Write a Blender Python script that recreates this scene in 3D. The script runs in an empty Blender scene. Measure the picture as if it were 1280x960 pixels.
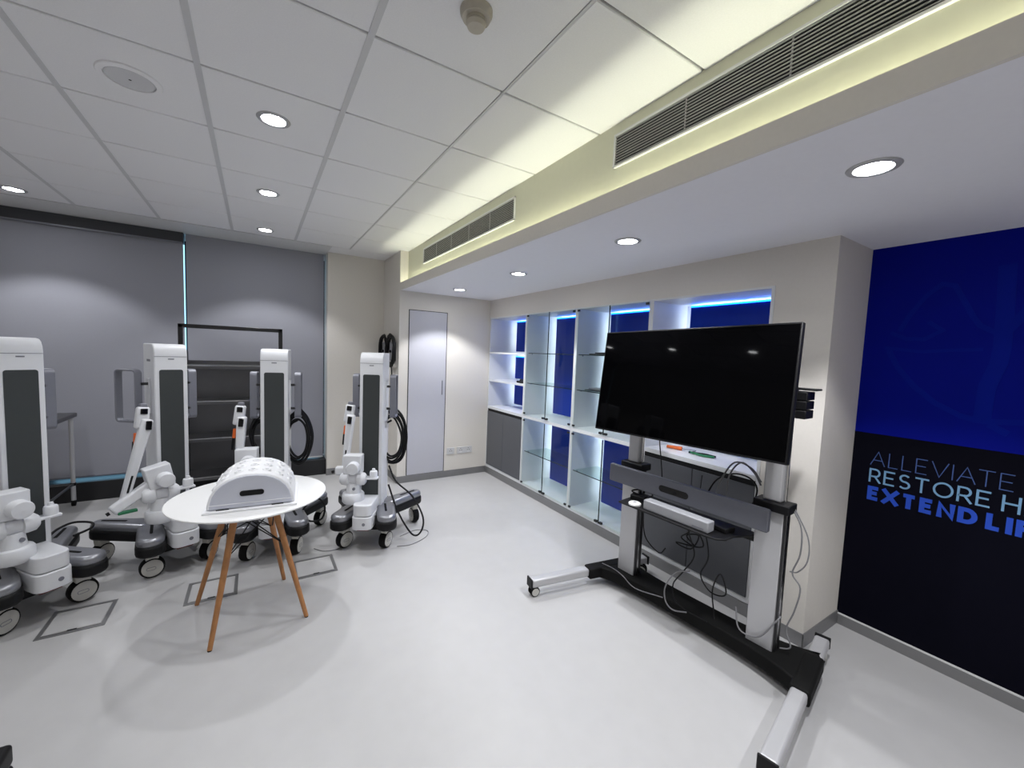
import bpy, bmesh, math, random
from mathutils import Matrix, Vector
random.seed(7)
S = bpy.context.scene
COL = S.collection
PI = math.pi
def rad(a): return math.radians(a)

# ------------------------------------------------------------------ camera
cam_d = bpy.data.cameras.new('camera')
cam = bpy.data.objects.new('camera', cam_d); COL.objects.link(cam)
R = ((0.8465801, -0.0057058, 0.5322308), (-0.5308449, -0.0819527, 0.8434971), (0.0388049, -0.9966199, -0.0724084))
cam.matrix_world = Matrix(((R[0][0], -R[0][1], -R[0][2], 0), (R[1][0], -R[1][1], -R[1][2], 0), (R[2][0], -R[2][1], -R[2][2], 1.70), (0, 0, 0, 1)))
cam_d.sensor_width = 36; cam_d.lens = 36 * 507.125 / 1280; cam_d.clip_start = .02
S.camera = cam

# ------------------------------------------------------------------ world, exposure
w = bpy.data.worlds.new('daylight'); S.world = w; w.use_nodes = True
w.node_tree.nodes['Background'].inputs[0].default_value = (.45, .78, 1, 1)
w.node_tree.nodes['Background'].inputs[1].default_value = 1.6
S.view_settings.view_transform = 'Standard'; S.view_settings.look = 'None'
S.view_settings.exposure = 0.45; S.view_settings.gamma = 1; S.view_settings.use_curve_mapping = False
DOWN_W = 28.0       # ceiling downlights
SOF_W = 54.0        # downlights under the bulkhead
COVE_W = 1.6        # cove strip, each length
LED_E = 9.0         # cabinet strips
LAMP_COL = (.965, .975, 1.0)

# ------------------------------------------------------------------ materials
M = {}
def mat(name, col, rough=.5, metal=0., var=.04, scale=30., bump=0., spec=.5, emit=None, estr=0., coat=0.):
    m = bpy.data.materials.new(name); m.use_nodes = True; M[name] = m
    nt = m.node_tree; b = nt.nodes['Principled BSDF']
    b.inputs['Roughness'].default_value = rough; b.inputs['Metallic'].default_value = metal
    b.inputs['Specular IOR Level'].default_value = spec
    b.inputs['Coat Weight'].default_value = coat
    tc = nt.nodes.new('ShaderNodeTexCoord'); n = nt.nodes.new('ShaderNodeTexNoise')
    n.inputs['Scale'].default_value = scale; n.inputs['Detail'].default_value = 4
    nt.links.new(tc.outputs['Object'], n.inputs['Vector'])
    r = nt.nodes.new('ShaderNodeMix'); r.data_type = 'RGBA'
    r.inputs[6].default_value = (*[max(0, c * (1 - var)) for c in col], 1)
    r.inputs[7].default_value = (*[min(1, c * (1 + var)) for c in col], 1)
    nt.links.new(n.outputs['Fac'], r.inputs[0]); nt.links.new(r.outputs[2], b.inputs['Base Color'])
    if bump:
        bp = nt.nodes.new('ShaderNodeBump'); bp.inputs['Strength'].default_value = bump; bp.inputs['Distance'].default_value = .002
        nt.links.new(n.outputs['Fac'], bp.inputs['Height']); nt.links.new(bp.outputs['Normal'], b.inputs['Normal'])
    if emit:
        b.inputs['Emission Color'].default_value = (*emit, 1); b.inputs['Emission Strength'].default_value = estr
    return m
mat('floor', (.475, .47, .472), .42, var=.05, scale=9, bump=.03)
mat('tile', (.88, .875, .89), .9, var=.05, scale=160, bump=.25)
mat('tbar', (.64, .64, .65), .5)
mat('slat', (.42, .42, .41), .6)
mat('gap', (.03, .03, .032), .8)
mat('wall', (.74, .705, .655), .75, var=.03, scale=60, bump=.05)
mat('soffit', (.88, .88, .93), .8, var=.02, scale=40)
mat('cove', (.66, .655, .53), .7, var=.03, scale=30)
mat('white_trim', (.72, .72, .72), .5)
mat('door', (.55, .55, .605), .4, var=.02)
mat('skirting', (.27, .27, .275), .4, .6)
mat('blind', (.33, .335, .38), .85, var=.06, scale=220, bump=.15)
mat('blind_dark', (.05, .052, .06), .6)
mat('black_sill', (.012, .012, .014), .45)
mat('cab_white', (.74, .755, .77), .35, var=.015)
mat('cab_grey', (.095, .10, .112), .4, var=.03)
mat('blue_panel', (.004, .032, .34), .35, spec=.2, var=.03)
mat('mural_blue', (.0004, .005, .25), .6, spec=.08, var=.05, scale=4)
mat('mural_black', (.0015, .0015, .006), .6, spec=.08, var=.05)
mat('mural_emblem', (.0006, .0095, .275), .6, spec=.08)
mat('txt_thin', (.05, .10, .30), .5)
mat('txt_mid', (.17, .34, .55), .5)
mat('txt_bold', (.008, .06, .48), .5)
mat('robot_white', (.75, .76, .79), .35, var=.02)
mat('robot_panel', (.038, .044, .045), .55, var=.05)
mat('robot_grey', (.21, .215, .25), .4, .2)
mat('robot_silver', (.30, .305, .33), .34, .7)
mat('black', (.007, .007, .008), .5, spec=.25)
mat('black_gloss', (.004, .004, .005), .12)
mat('rubber', (.007, .007, .007), .75, spec=.15)
mat('hub', (.58, .57, .53), .45)
mat('red_lamp', (.12, .006, .003), .4)
mat('orange', (.75, .14, .02), .5)
mat('green', (.02, .18, .08), .5)
mat('silver', (.50, .50, .515), .4, .25, var=.03, scale=8)
mat('chrome', (.62, .62, .63), .18, 1.)
mat('steel', (.16, .16, .165), .32, .9, var=.1, scale=5)
mat('dark_steel', (.05, .05, .052), .35, .8)
mat('bar_grey', (.125, .13, .155), .45, .2)
mat('codec', (.34, .345, .37), .4)
mat('table_white', (.90, .90, .90), .35, var=.01)
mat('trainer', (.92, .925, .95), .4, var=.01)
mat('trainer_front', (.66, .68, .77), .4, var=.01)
mat('oak', (.42, .19, .07), .5, var=.3, scale=25)
mat('beige', (.50, .46, .38), .5)
mat('speaker', (.66, .66, .675), .7)
mat('cable_grey', (.20, .20, .21), .5)
mat('glass_edge', (.008, .025, .022), .2)
mat('lamp_white', (.9, .9, .9), .4, emit=(.97, .985, 1), estr=60)
mat('led_white', (.9, .9, .9), .4, emit=(.80, .93, 1), estr=LED_E)
mat('led_blue', (.02, .1, .8), .4, emit=(.005, .17, 1), estr=5.0)
mat('led_cove', (.9, .9, .8), .4, emit=(.98, 1, .75), estr=4)
mat('socket', (.62, .62, .63), .4)
mat('screen', (.001, .001, .0013), .04, spec=.06)

def glassmat(name, tint, refl=.10):
    m = bpy.data.materials.new(name); m.use_nodes = True; M[name] = m
    nt = m.node_tree
    for n in list(nt.nodes): nt.nodes.remove(n)
    o = nt.nodes.new('ShaderNodeOutputMaterial'); t = nt.nodes.new('ShaderNodeBsdfTransparent'); g = nt.nodes.new('ShaderNodeBsdfGlossy')
    mx = nt.nodes.new('ShaderNodeMixShader'); lw = nt.nodes.new('ShaderNodeMapRange'); f_ = nt.nodes.new('ShaderNodeLayerWeight'); f_.inputs['Blend'].default_value = .12; nt.links.new(f_.outputs['Fresnel'], lw.inputs[0]); lw.inputs[2].default_value = .5; lw.inputs[3].default_value = .02; lw.inputs[4].default_value = .28
    t.inputs['Color'].default_value = (*tint, 1); g.inputs['Roughness'].default_value = .02
    nt.links.new(lw.outputs[0], mx.inputs[0]); nt.links.new(t.outputs[0], mx.inputs[1]); nt.links.new(g.outputs[0], mx.inputs[2])
    nt.links.new(mx.outputs[0], o.inputs[0]); return m
glassmat('glass', (.965, .99, .978)); glassmat('glass_shelf', (.88, .95, .925)); glassmat('window_glass', (.85, .95, 1))

# ------------------------------------------------------------------ mesh building
class MB:
    def __init__(s): s.v = []; s.f = []
    def add(s, vs, fs):
        k = len(s.v); s.v += [tuple(v) for v in vs]; s.f += [tuple(i + k for i in f) for f in fs]; return s
    def box(s, a, b, T=None):
        x0, x1 = sorted((a[0], b[0])); y0, y1 = sorted((a[1], b[1])); z0, z1 = sorted((a[2], b[2]))
        vs = [(x0,y0,z0),(x1,y0,z0),(x1,y1,z0),(x0,y1,z0),(x0,y0,z1),(x1,y0,z1),(x1,y1,z1),(x0,y1,z1)]
        if T: vs = [T @ Vector(v) for v in vs]
        return s.add(vs, [(3,2,1,0),(4,5,6,7),(0,1,5,4),(1,2,6,5),(2,3,7,6),(3,0,4,7)])
    def cyl(s, p0, p1, r0, r1=None, n=20):
        r1 = r0 if r1 is None else r1
        p0 = Vector(p0); p1 = Vector(p1); d = (p1 - p0).normalized()
        u = d.orthogonal().normalized(); w_ = d.cross(u); vs = []
        for p, r in ((p0, r0), (p1, r1)):
            vs += [p + (u * math.cos(2*PI*i/n) + w_ * math.sin(2*PI*i/n)) * r for i in range(n)]
        fs = [(i, (i+1) % n, n + (i+1) % n, n + i) for i in range(n)]
        fs += [tuple(range(n - 1, -1, -1)), tuple(range(n, 2*n))]
        return s.add(vs, fs)
    def lathe(s, prof, c=(0,0,0), n=28, axis='z'):
        vs = []; fs = []; m = len(prof)
        for i in range(n):
            a = 2*PI*i/n
            for r, h in prof:
                q = (r*math.cos(a), r*math.sin(a), h)
                if axis == 'x': q = (q[2], q[0], q[1])
                if axis == 'y': q = (q[1], q[2], q[0])
                vs.append((q[0]+c[0], q[1]+c[1], q[2]+c[2]))
        for i in range(n):
            for j in range(m - 1):
                fs.append((i*m+j, ((i+1) % n)*m+j, ((i+1) % n)*m+j+1, i*m+j+1))
        return s.add(vs, fs)
    def prism(s, poly, h0, h1, plane='xy'):
        n = len(poly)
        def P(a, b, h): return {'xy': (a, b, h), 'yz': (h, a, b), 'xz': (a, h, b)}[plane]
        vs = [P(a, b, h0) for a, b in poly] + [P(a, b, h1) for a, b in poly]
        fs = [(i, (i+1) % n, n+(i+1) % n, n+i) for i in range(n)] + [tuple(range(n-1, -1, -1)), tuple(range(n, 2*n))]
        return s.add(vs, fs)
    def band(s, outer, inner, h0, h1, plane='yz'):
        n = len(outer)
        def P(a, b, h): return {'xy': (a, b, h), 'yz': (h, a, b), 'xz': (a, h, b)}[plane]
        vs = [P(*q, h) for h in (h0, h1) for L in (outer, inner) for q in L]
        fs = []
        for i in range(n):
            j = (i+1) % n
            fs += [(i, j, 2*n+j, 2*n+i), (n+j, n+i, 3*n+i, 3*n+j), (j, i, n+i, n+j), (2*n+i, 2*n+j, 3*n+j, 3*n+i)]
        return s.add(vs, fs)
    def tube(s, pts, r, n=7, sub=6, smooth=True):
        P = [Vector(p) for p in pts]
        if smooth and len(P) > 2:
            Q = []
            E = [P[0]*2 - P[1]] + P + [P[-1]*2 - P[-2]]
            for i in range(1, len(E) - 2):
                for k in range(sub):
                    t = k/sub; a, b, c, d = E[i-1:i+3]
                    Q.append(.5*((2*b) + (c-a)*t + (2*a-5*b+4*c-d)*t*t + (3*b-a-3*c+d)*t**3))
            Q.append(P[-1]); P = Q
        vs = []; fs = []; u = None
        for i, p in enumerate(P):
            d = (P[min(i+1, len(P)-1)] - P[max(i-1, 0)])
            d = d.normalized() if d.length > 1e-9 else Vector((0,0,1))
            if u is None: u = d.orthogonal().normalized()
            else:
                u = u - d*u.dot(d); u = u.normalized() if u.length > 1e-6 else d.orthogonal().normalized()
            w_ = d.cross(u)
            vs += [p + (u*math.cos(2*PI*k/n) + w_*math.sin(2*PI*k/n))*r for k in range(n)]
        m = len(P)
        for i in range(m-1):
            for k in range(n): fs.append((i*n+k, i*n+(k+1) % n, (i+1)*n+(k+1) % n, (i+1)*n+k))
        fs += [tuple(range(n-1, -1, -1)), tuple(range((m-1)*n, m*n))]
        return s.add(vs, fs)
    def build(s, name, m, parent=None, bevel=0., seg=2, smooth=True, tri=False):
        me = bpy.data.meshes.new(name); me.from_pydata(s.v, [], s.f); me.update()
        bm = bmesh.new(); bm.from_mesh(me); bmesh.ops.recalc_face_normals(bm, faces=bm.faces); bm.to_mesh(me); bm.free()
        me.materials.append(M[m])
        if smooth:
            me.polygons.foreach_set('use_smooth', [True]*len(me.polygons)); me.set_sharp_from_angle(angle=rad(38))
        o = bpy.data.objects.new(name, me); COL.objects.link(o)
        if parent: o.parent = parent
        if bevel:
            b = o.modifiers.new('bevel', 'BEVEL'); b.width = bevel; b.segments = seg; b.limit_method = 'ANGLE'; b.angle_limit = rad(40)
            b.harden_normals = False
        return o
def rrect(x0, x1, y0, y1, r, n=5):
    out = []
    for cx, cy, a0 in ((x1-r, y1-r, 0), (x0+r, y1-r, 90), (x0+r, y0+r, 180), (x1-r, y0+r, 270)):
        for i in range(n+1):
            a = rad(a0 + 90*i/n); out.append((cx + r*math.cos(a), cy + r*math.sin(a)))
    return out
def tag(o, label=None, cat=None, group=None, kind=None):
    if label: o['label'] = label
    if cat: o['category'] = cat
    if group: o['group'] = group
    if kind: o['kind'] = kind
    return o
def thing(name, label, cat, loc=(0,0,0), rz=0., group=None):
    o = bpy.data.objects.new(name, None); COL.objects.link(o); o.location = loc; o.rotation_euler = (0, 0, rz); o.empty_display_size = .1
    return tag(o, label, cat, group)
def struct(name, mb, m, label=None, **k):
    o = mb.build(name, m, **k); o['kind'] = 'structure'
    if label: o['label'] = label; 
    return o
def box(a, b): return MB().box(a, b)
def share(o, name, parent, loc=(0,0,0), rz=0.):
    c = o.copy(); COL.objects.link(c); c.name = name; c.parent = parent; c.location = loc; c.rotation_euler = (0,0,rz); return c
def copy_tree(o, parent=None):
    c = o.copy(); COL.objects.link(c); c.parent = parent
    for ch in list(o.children): copy_tree(ch, c)
    return c

# ------------------------------------------------------------------ setting
XL, YF, YB, CEIL = -3.0, -1.8, 5.97, 2.92
XC, XB, YD, YP = 2.78, 3.27, 5.05, 5.78
SOF = 2.44
struct('floor', box((XL-.2, YF-.2, -.06), (3.5, 6.3, 0)), 'floor', 'pale grey vinyl floor')

# ceiling: grid of tiles with dark reveal joints and light metal bars
ceil = struct('ceiling', box((XL-.2, YF-.2, CEIL+.02), (1.64, 6.3, CEIL+.06)), 'gap', 'suspended ceiling of square grey tiles')
XS = [-.215 + .6*k for k in range(-5, 3)] + [1.6]
YS = [1.12 + .617*k for k in range(-5, 8)]
def tilemesh(wd, dp):
    return MB().box((0, 0, 0), (wd, dp, .018)).build('ceiling_tile', 'tile', ceil, bevel=.004, seg=1)
protos = {}
LIGHT_TILES = {}
for i in range(len(XS)-1):
    for j in range(len(YS)-1):
        wd = XS[i+1] - XS[i]; wd = wd - .012 if i < len(XS)-2 else wd
        dp = YS[j+1] - YS[j] - .010
        key = round(wd, 3)
        loc = (XS[i] + .006, YS[j] + .005, CEIL)
        if key not in protos:
            protos[key] = tilemesh(wd, dp); protos[key].location = loc
        else: share(protos[key], 'ceiling_tile', ceil, loc)
for x in XS[:-2]:
    MB().box((x-.013, YF, CEIL-.003), (x+.013, YS[-1], CEIL+.012)).build('ceiling_bar', 'tbar', ceil)
MB().box((XS[-2]-.005, YF, CEIL-.001), (XS[-2]+.005, YS[-1], CEIL+.012)).build('ceiling_bar', 'tbar', ceil)
# narrow perimeter ceiling strip along the windows
struct('trim_1', box((XL, YS[-1]+.006, CEIL-.004), (.78, YB+.1, CEIL+.02)), 'white_trim', 'white ceiling margin above the blinds')
struct('trim_2', box((.78, YS[-1]+.006, CEIL), (1.6, YP+.1, CEIL+.02)), 'tile', 'grey ceiling margin above the pilaster')

# walls
struct('wall_back', box((.78, YP, 0), (1.55, 6.3, CEIL+.02)), 'wall', 'taupe pilaster wall beside the right blind')
wd_ = struct('wall_door', box((1.5, YD, 0), (3.5, YP+.02, CEIL+.05)), 'wall', 'taupe wall holding the flush white door')
struct('wall_left', box((XL-.2, YF-.2, 0), (XL, 6.3, CEIL+.02)), 'wall')
struct('wall_front', box((XL-.2, YF-.2, 0), (3.5, YF, CEIL+.05)), 'wall')
# window wall
struct('wall_window', MB().box((XL, YB+.12, 0), (.78, 6.3, .22)).box((XL, YB+.12, 2.86), (.78, 6.3, CEIL+.02)), 'wall')
win = struct('window_1', MB().box((XL, 6.16, .22), (.78, 6.18, 2.86)), 'window_glass', 'window glass behind the roller blinds')
for x in (XL+.02, -1.85, -.67, .75):
    MB().box((x-.03, 6.10, .22), (x+.03, 6.16, 2.86)).build('window_mullion', 'dark_steel', win)
struct('trim_3', MB().box((XL, 5.84, 0), (.78, 6.14, .20)), 'black_sill', 'low black window ledge under the blinds', bevel=.004)

# right hand wall: bulkhead over cabinets, pier, mural wall
struct('wall_right', MB().box((XC, 1.01, 2.20), (3.5, YD, SOF+.01)).box((XC, 1.01, 0), (3.5, 1.328, 2.20)).box((XB, 1.328, 0), (3.5, YD, 2.2)), 'wall', 'taupe wall around the built-in cabinets')
mural = struct('wall_mural', MB().box((XB, YF, 1.295), (3.5, 1.01, SOF+.01)), 'mural_blue', 'deep blue upper half of the mural wall')
MB().box((XB, YF, .07), (3.5, 1.01, 1.295)).build('mural_lower_half', 'mural_black', mural)
sof = struct('ceiling_bulkhead', MB().box((1.5, YF, SOF), (3.5, YD, SOF+.012)).box((1.5, YF, SOF), (1.5001, YF+.001, SOF+.001)), 'soffit', 'lowered white ceiling over the cabinets')
MB().box((1.498, YF, SOF-.001), (1.515, YD, 2.53)).build('cove_lip', 'wall', sof)
MB().box((1.60, YF, SOF+.012), (1.64, YD, CEIL+.02)).build('cove_fascia', 'cove', sof)
# cove strip light: an LED strip lying in the trough behind the lip
for k in range(4):
    y0 = YF + .08 + k*1.69
    st = MB().box((1.550, y0, SOF+.0125), (1.574, y0+1.66, SOF+.017)).build('cove_led_strip', 'led_cove', sof)
    a = bpy.data.lights.new('cove_light', 'AREA'); a.shape = 'RECTANGLE'; a.size = .016; a.size_y = 1.64; a.energy = COVE_W; a.color = (.98, 1, .78)
    ao = bpy.data.objects.new('cove_light', a); COL.objects.link(ao); ao.parent = sof; ao.location = (1.562, y0+.83, SOF+.019); ao.rotation_euler = (PI, 0, 0)

# skirting strips
def skirt(n, a, b): struct('baseboard_'+n, box(a, b), 'skirting', bevel=.002)
skirt('door', (1.5, YD-.008, 0), (XC-.006, YD, .088)); skirt('cabinets', (XC-.006, 1.0, 0), (XC, YD, .088))
skirt('pier', (XC-.006, 1.002, 0), (XB, 1.01, .088)); skirt('mural', (XB-.008, YF, 0), (XB, 1.002, .068))
struct('trim_4', box((XB-.010, YF, .068), (XB, 1.002, .076)), 'white_trim', 'thin pale edge above the mural skirting')
skirt('pilaster', (.772, YP-.008, 0), (1.5, YP, .088)); skirt('side', (1.492, YD, 0), (1.5, YP, .088))

# flush door
dr = struct('door_1', box((1.628, YD-.006, .092), (2.130, YD, 2.208)), 'door', 'flush pale door in the taupe wall', bevel=.002)
MB().box((1.618, YD-.002, .088), (2.140, YD+.0, 2.216)).build('door_gap', 'gap', dr)
MB().box((2.078, YD-.012, 1.13), (2.092, YD-.006, 1.32)).build('door_handle', 'robot_grey', dr, bevel=.002)

# ------------------------------------------------------------------ roller blinds
def blind(label, x0, x1, z0, z1, y, head, edge):
    t = thing('roller_blind', label, 'blind', ((x0+x1)/2, y, z0), group='roller blinds on the windows')
    hw = (x1-x0)/2
    MB().box((-hw, -.001, 0), (hw, .001, z1-z0)).build('fabric', 'blind', t)
    MB().box((-hw, -.010, -.006), (hw, .010, .012)).build('bottom_bar', 'white_trim' if edge else 'robot_grey', t, bevel=.003)
    if head:
        MB().box((-hw-.005, -.04, z1-z0), (hw+.005, .06, CEIL-z0-.006)).build('head_box', 'blind_dark', t)
        MB().box((-hw, -.046, z1-z0-.006), (hw, -.036, z1-z0+.010)).build('head_rail', 'robot_grey', t)
    else:
        MB().cyl((-hw, .03, z1-z0-.02), (hw, .03, z1-z0-.02), .024).build('roller_tube', 'blind_dark', t)
    return t
blind('wide grey roller blind on the left with a dark head box', XL+.02, -.695, .235, 2.80, 5.95, True, False)
blind('grey roller blind beside the taupe pilaster, behind the steel rack', -.672, .755, .215, 2.914, 5.96, False, True)
for x in (.768,):
    t = tag(MB().box((x-.004, 5.945, .2), (x+.006, 5.97, 2.915)).build('blind_side_channel', 'chrome'), 'slim bright side channel at the right edge of the blind', 'channel')

# ------------------------------------------------------------------ lights in the ceiling
def downlight(x, y, z, label, watts, group, half=53):
    t = thing('downlight', label, 'downlight', (x, y, z), group=group)
    MB().lathe([(.055,.0),(.060,-.006),(.078,-.005),(.082,0),(.078,.004)], n=28).build('trim_ring', 'silver', t)
    MB().lathe([(.0,-.0015),(.056,-.0015),(.056,.004)], n=28).build('diffuser', 'lamp_white', t)
    l = bpy.data.lights.new('lamp', 'SPOT'); l.energy = watts; l.spot_size = rad(2*half); l.spot_blend = .33; l.shadow_soft_size = .03; l.color = LAMP_COL
    lo = bpy.data.objects.new('lamp', l); COL.objects.link(lo); lo.parent = t; lo.location = (0, 0, -.012)
GD = 'recessed downlights in the tiled ceiling'; GS = 'recessed downlights under the bulkhead'
for x, y, lb in ((.085, 2.66, 'round downlight nearest the camera, above the white table'), (.085, 3.92, 'round downlight second from the blinds, above the robots'),
              (.085, 5.17, 'round downlight closest to the right blind'), (-1.72, 5.22, 'round downlight at the far left above the wide blind'),
              (.085, 1.42, 'round downlight just outside the top of the picture'), (.085, .18, 'round downlight overhead of the camera'),
              (-1.72, 3.92, 'round downlight over the leftmost robot, out of view'), (-1.72, 2.66, 'round downlight left of the white table, out of view'),
              (-1.72, 1.42, 'round downlight left of the camera, out of view'), (-1.72, .18, 'round downlight behind the camera on the left')):
    downlight(x, y, CEIL-.001, lb, DOWN_W * (1.5 if y > 5 else .35 if x < -1 else .42 if y < 2 else 1.3), GD)
for x, y, lb in ((2.03, 4.45, 'small round downlight under the bulkhead, nearest the flush door'), (2.03, 3.18, 'second bulkhead downlight from the flush door'),
              (1.98, 1.84, 'bulkhead downlight above the television'), (1.93, .62, 'largest bulkhead downlight, in front of the blue mural'), (1.93, -.6, 'bulkhead downlight behind the camera')):
    downlight(x, y, SOF-.001, lb, SOF_W * (1.12 if y < 1 else .95), GS, 55)

t = thing('ceiling_speaker', 'flat round grey speaker set in a ceiling tile', 'speaker', (-.495, 2.67, CEIL-.001))
MB().lathe([(0,-.006),(.088,-.006),(.090,-.003)], n=36).build('grille', 'speaker', t)
MB().lathe([(.092,0),(.094,-.008),(.116,-.005),(.120,0)], n=36).build('rim', 'tile', t)
MB().lathe([(0,-.008),(.006,-.007)], n=10).build('centre_dot', 'black', t)
t = thing('smoke_detector', 'beige round smoke detector on the ceiling', 'smoke detector', (.672, 1.40, CEIL-.001))
MB().lathe([(.0,-.03),(.05,-.028),(.058,-.012),(.058,0)], n=32).build('base', 'beige', t)
MB().lathe([(.034,-.028),(.034,-.040),(.036,-.046),(.030,-.058),(0,-.060)], n=28).build('sensor_head', 'beige', t)
MB().lathe([(.0342,-.040),(.0335,-.045)], n=28).build('vent_ring', 'black', t)
MB().lathe([(0,-.0305),(.004,-.03)], (.042,.01,0), n=8).build('indicator', 'black', t)

# air grilles in the fascia
def grille(label, y0, y1, z0, z1, n):
    t = thing('air_grille', label, 'air grille', (1.60, (y0+y1)/2, z0), group='linear air grilles in the cove fascia')
    h = (y1-y0)/2; H = z1-z0; b = .012
    MB().box((-.004, -h+.004, .004), (-.001, h-.004, H-.004)).build('dark_backing', 'gap', t)
    MB().box((-.014, -h, 0), (0, h, b)).box((-.014, -h, H-b), (0, h, H)).box((-.014, -h, 0), (0, -h+b, H)).box((-.014, h-b, 0), (0, h, H)).build('frame', 'white_trim', t, bevel=.002)
    for k in range(n):
        z = b + (H-2*b)*(k+.5)/n
        MB().box((-.011, -h+b, z-.0018), (-.006, h-b, z+.0018)).build('slat', 'slat', t)
    for k in range(1, int((y1-y0)/.42)+1):
        y = -h + (y1-y0)*k/(int((y1-y0)/.42)+1)
        MB().box((-.006, y-.003, b), (-.004, y+.003, H-b)).build('support', 'tbar', t)
grille('small air grille near the pilaster in the cove fascia', 2.575, 4.49, 2.675, 2.845, 11)
grille('long air grille at the top right in the cove fascia', -.9, 1.61, 2.692, 2.862, 11)

# ------------------------------------------------------------------ display cabinets
BX = 3.235      # inner face of cabinet backs
def cabinet(label, y0, y1, kind, group):
    """y0 near camera, y1 far; local origin at front centre on the plinth"""
    yc = (y0+y1)/2; h = (y1-y0)/2; D = BX - XC
    t = thing('display_cabinet', label, 'cabinet', (XC, yc, .09), group=group)
    Z = lambda z: z - .09
    tk = .022
    for s in (-1, 1):
        MB().box((0, s*h, 0), (D, s*(h-tk), Z(2.20))).build('side_panel', 'cab_white', t, bevel=.0015, seg=1)
    MB().box((0, -h+tk, 0), (D, h-tk, Z(.125))).build('bottom_panel', 'cab_white', t)
    MB().box((0, -h+tk, Z(2.185)), (D, h-tk, Z(2.2))).build('top_panel', 'cab_white', t)
    MB().box((D, -h, 0), (D+.018, h, Z(2.20))).build('back_panel', 'cab_white', t)
    MB().box((-.004, -h+tk, Z(.93)), (D, h-tk, Z(.965))).build('worktop', 'cab_white', t, bevel=.002)
    g = .105
    def blue(z0, z1):
        p = MB().box((D-.075, -h+g, Z(z0)), (D-.060, h-g, Z(z1))).build('blue_panel', 'blue_panel', t)
        MB().box((D-.078, -h+g, Z(z1)), (D-.058, h-g, Z(z1)+.013)).build('blue_led_edge', 'led_blue', p)
        MB().box((D-.050, -h+g+.01, Z(z1)-.020), (D-.030, h-g-.01, Z(z1)-.014)).build('white_led_strip', 'led_white', p)
        for s in (-1, 1): MB().box((D-.058, s*(h-g-.012), Z(z0)+.03), (D-.048, s*(h-g-.004), Z(z1)-.02)).build('white_led_strip', 'led_white', p)
    def glass_doors(z0, z1, clips):
        m = .003; 
        for s in (-1, 1):
            ya, yb = s*.002, s*(h-.012)
            d = MB().box((-.010, ya, Z(z0)), (-.004, yb, Z(z1))).build('glass_door', 'glass', t)
            MB().box((-.0102, ya, Z(z0)), (-.0038, ya+s*.003, Z(z1))).build('glass_edge', 'glass_edge', d)
            MB().box((-.020, s*.016, Z(z0)+.004), (.002, s*.050, Z(z0)+.026)).build('door_clip', 'dark_steel', d, bevel=.003)
            for zz in (z0+.01, z1-.03):
                MB().box((-.016, s*(h-.05), Z(zz)), (0, s*(h-.022), Z(zz)+.02)).build('hinge', 'dark_steel', d, bevel=.002)
    def glass_shelf(z):
        s_ = MB().box((.03, -h+tk+.002, Z(z)), (D-.085, h-tk-.002, Z(z)+.008)).build('glass_shelf', 'glass_shelf', t)
        MB().box((.027, -h+tk+.002, Z(z)-.0002), (.030, h-tk-.002, Z(z)+.0082)).build('shelf_edge', 'glass_edge', s_)
        for s in (-1, 1): MB().cyl((.08, s*(h-tk), Z(z)-.006), (.08, s*(h-tk-.012), Z(z)-.006), .006, n=8).build('shelf_pin', 'chrome', s_)
    def grey_doors(n):
        wdt = (2*h-2*tk)/n
        for k in range(n):
            a = -h+tk+k*wdt
            d = MB().box((-.006, a+.0025, Z(.13)), (.012, a+wdt-.0025, Z(.893))).build('cupboard_door', 'cab_grey', t, bevel=.0015, seg=1)
        MB().box((.002, -h+tk, Z(.893)), (.02, h-tk, Z(.93))).build('finger_gap', 'black', t)
    if kind == 'shelves':
        for z in (1.315, 1.70):
            MB().box((.0, -h+tk, Z(z)), (D, h-tk, Z(z)+.022)).build('shelf', 'cab_white', t, bevel=.0015, seg=1)
        blue(.99, 1.285); blue(1.36, 1.665); blue(1.745, 2.160); grey_doors(2)
    if kind == 'glass':
        blue(.14, .895); blue(.985, 2.160)
        for z in (1.72, 1.355, .51): glass_shelf(z)
        glass_doors(.112, .925, 0); glass_doors(.972, 2.19, 0)
    if kind == 'counter':
        blue(1.0, 2.160); grey_doors(2)
    return t
GC = 'built-in cabinets along the right wall'
cabinet('white open shelf unit with grey cupboard doors in the corner', 4.125, 5.04, 'shelves', GC)
cabinet('white glass-door display cabinet left, beside the open shelf unit', 3.21, 4.125, 'glass', GC)
cabinet('white glass-door display cabinet partly behind the television', 2.28, 3.21, 'glass', GC)
cabinet('white open niche with worktop and grey doors behind the television', 1.33, 2.28, 'counter', GC)

# little things on the shelves
def blk(name, label, cat, c, s, m='black', rz=0, bev=.006):
    o = MB().box((-s[0]/2, -s[1]/2, 0), (s[0]/2, s[1]/2, s[2])).build(name, m, bevel=bev); o.location = c; o.rotation_euler = (0,0,rz); return tag(o, label, cat)
t = thing('sensor_pod', 'small black device lying on the open corner shelf', 'device', (2.90, 4.33, 1.3375))
MB().box((-.05,-.09,0),(.05,.09,.03)).build('body', 'black', t, bevel=.012, seg=3); MB().lathe([(0,.055),(.03,.05),(.04,.03)], (0,.02,0), n=16).build('dome', 'black_gloss', t)
t = thing('instrument_tray', 'dark instrument lying on the upper glass shelf', 'instrument', (2.92, 2.93, 1.7285))
MB().box((-.06,-.16,0),(.06,.16,.012)).build('tray', 'dark_steel', t, bevel=.004); MB().cyl((0,-.13,.02),(0,.13,.02),.010,.006,n=10).build('shaft', 'black', t)
t = thing('instrument_tray', 'dark instrument set lying on the lower glass shelf', 'instrument', (2.92, 2.95, 1.3635))
MB().box((-.07,-.17,0),(.07,.17,.010)).build('tray', 'dark_steel', t, bevel=.004)
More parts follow.
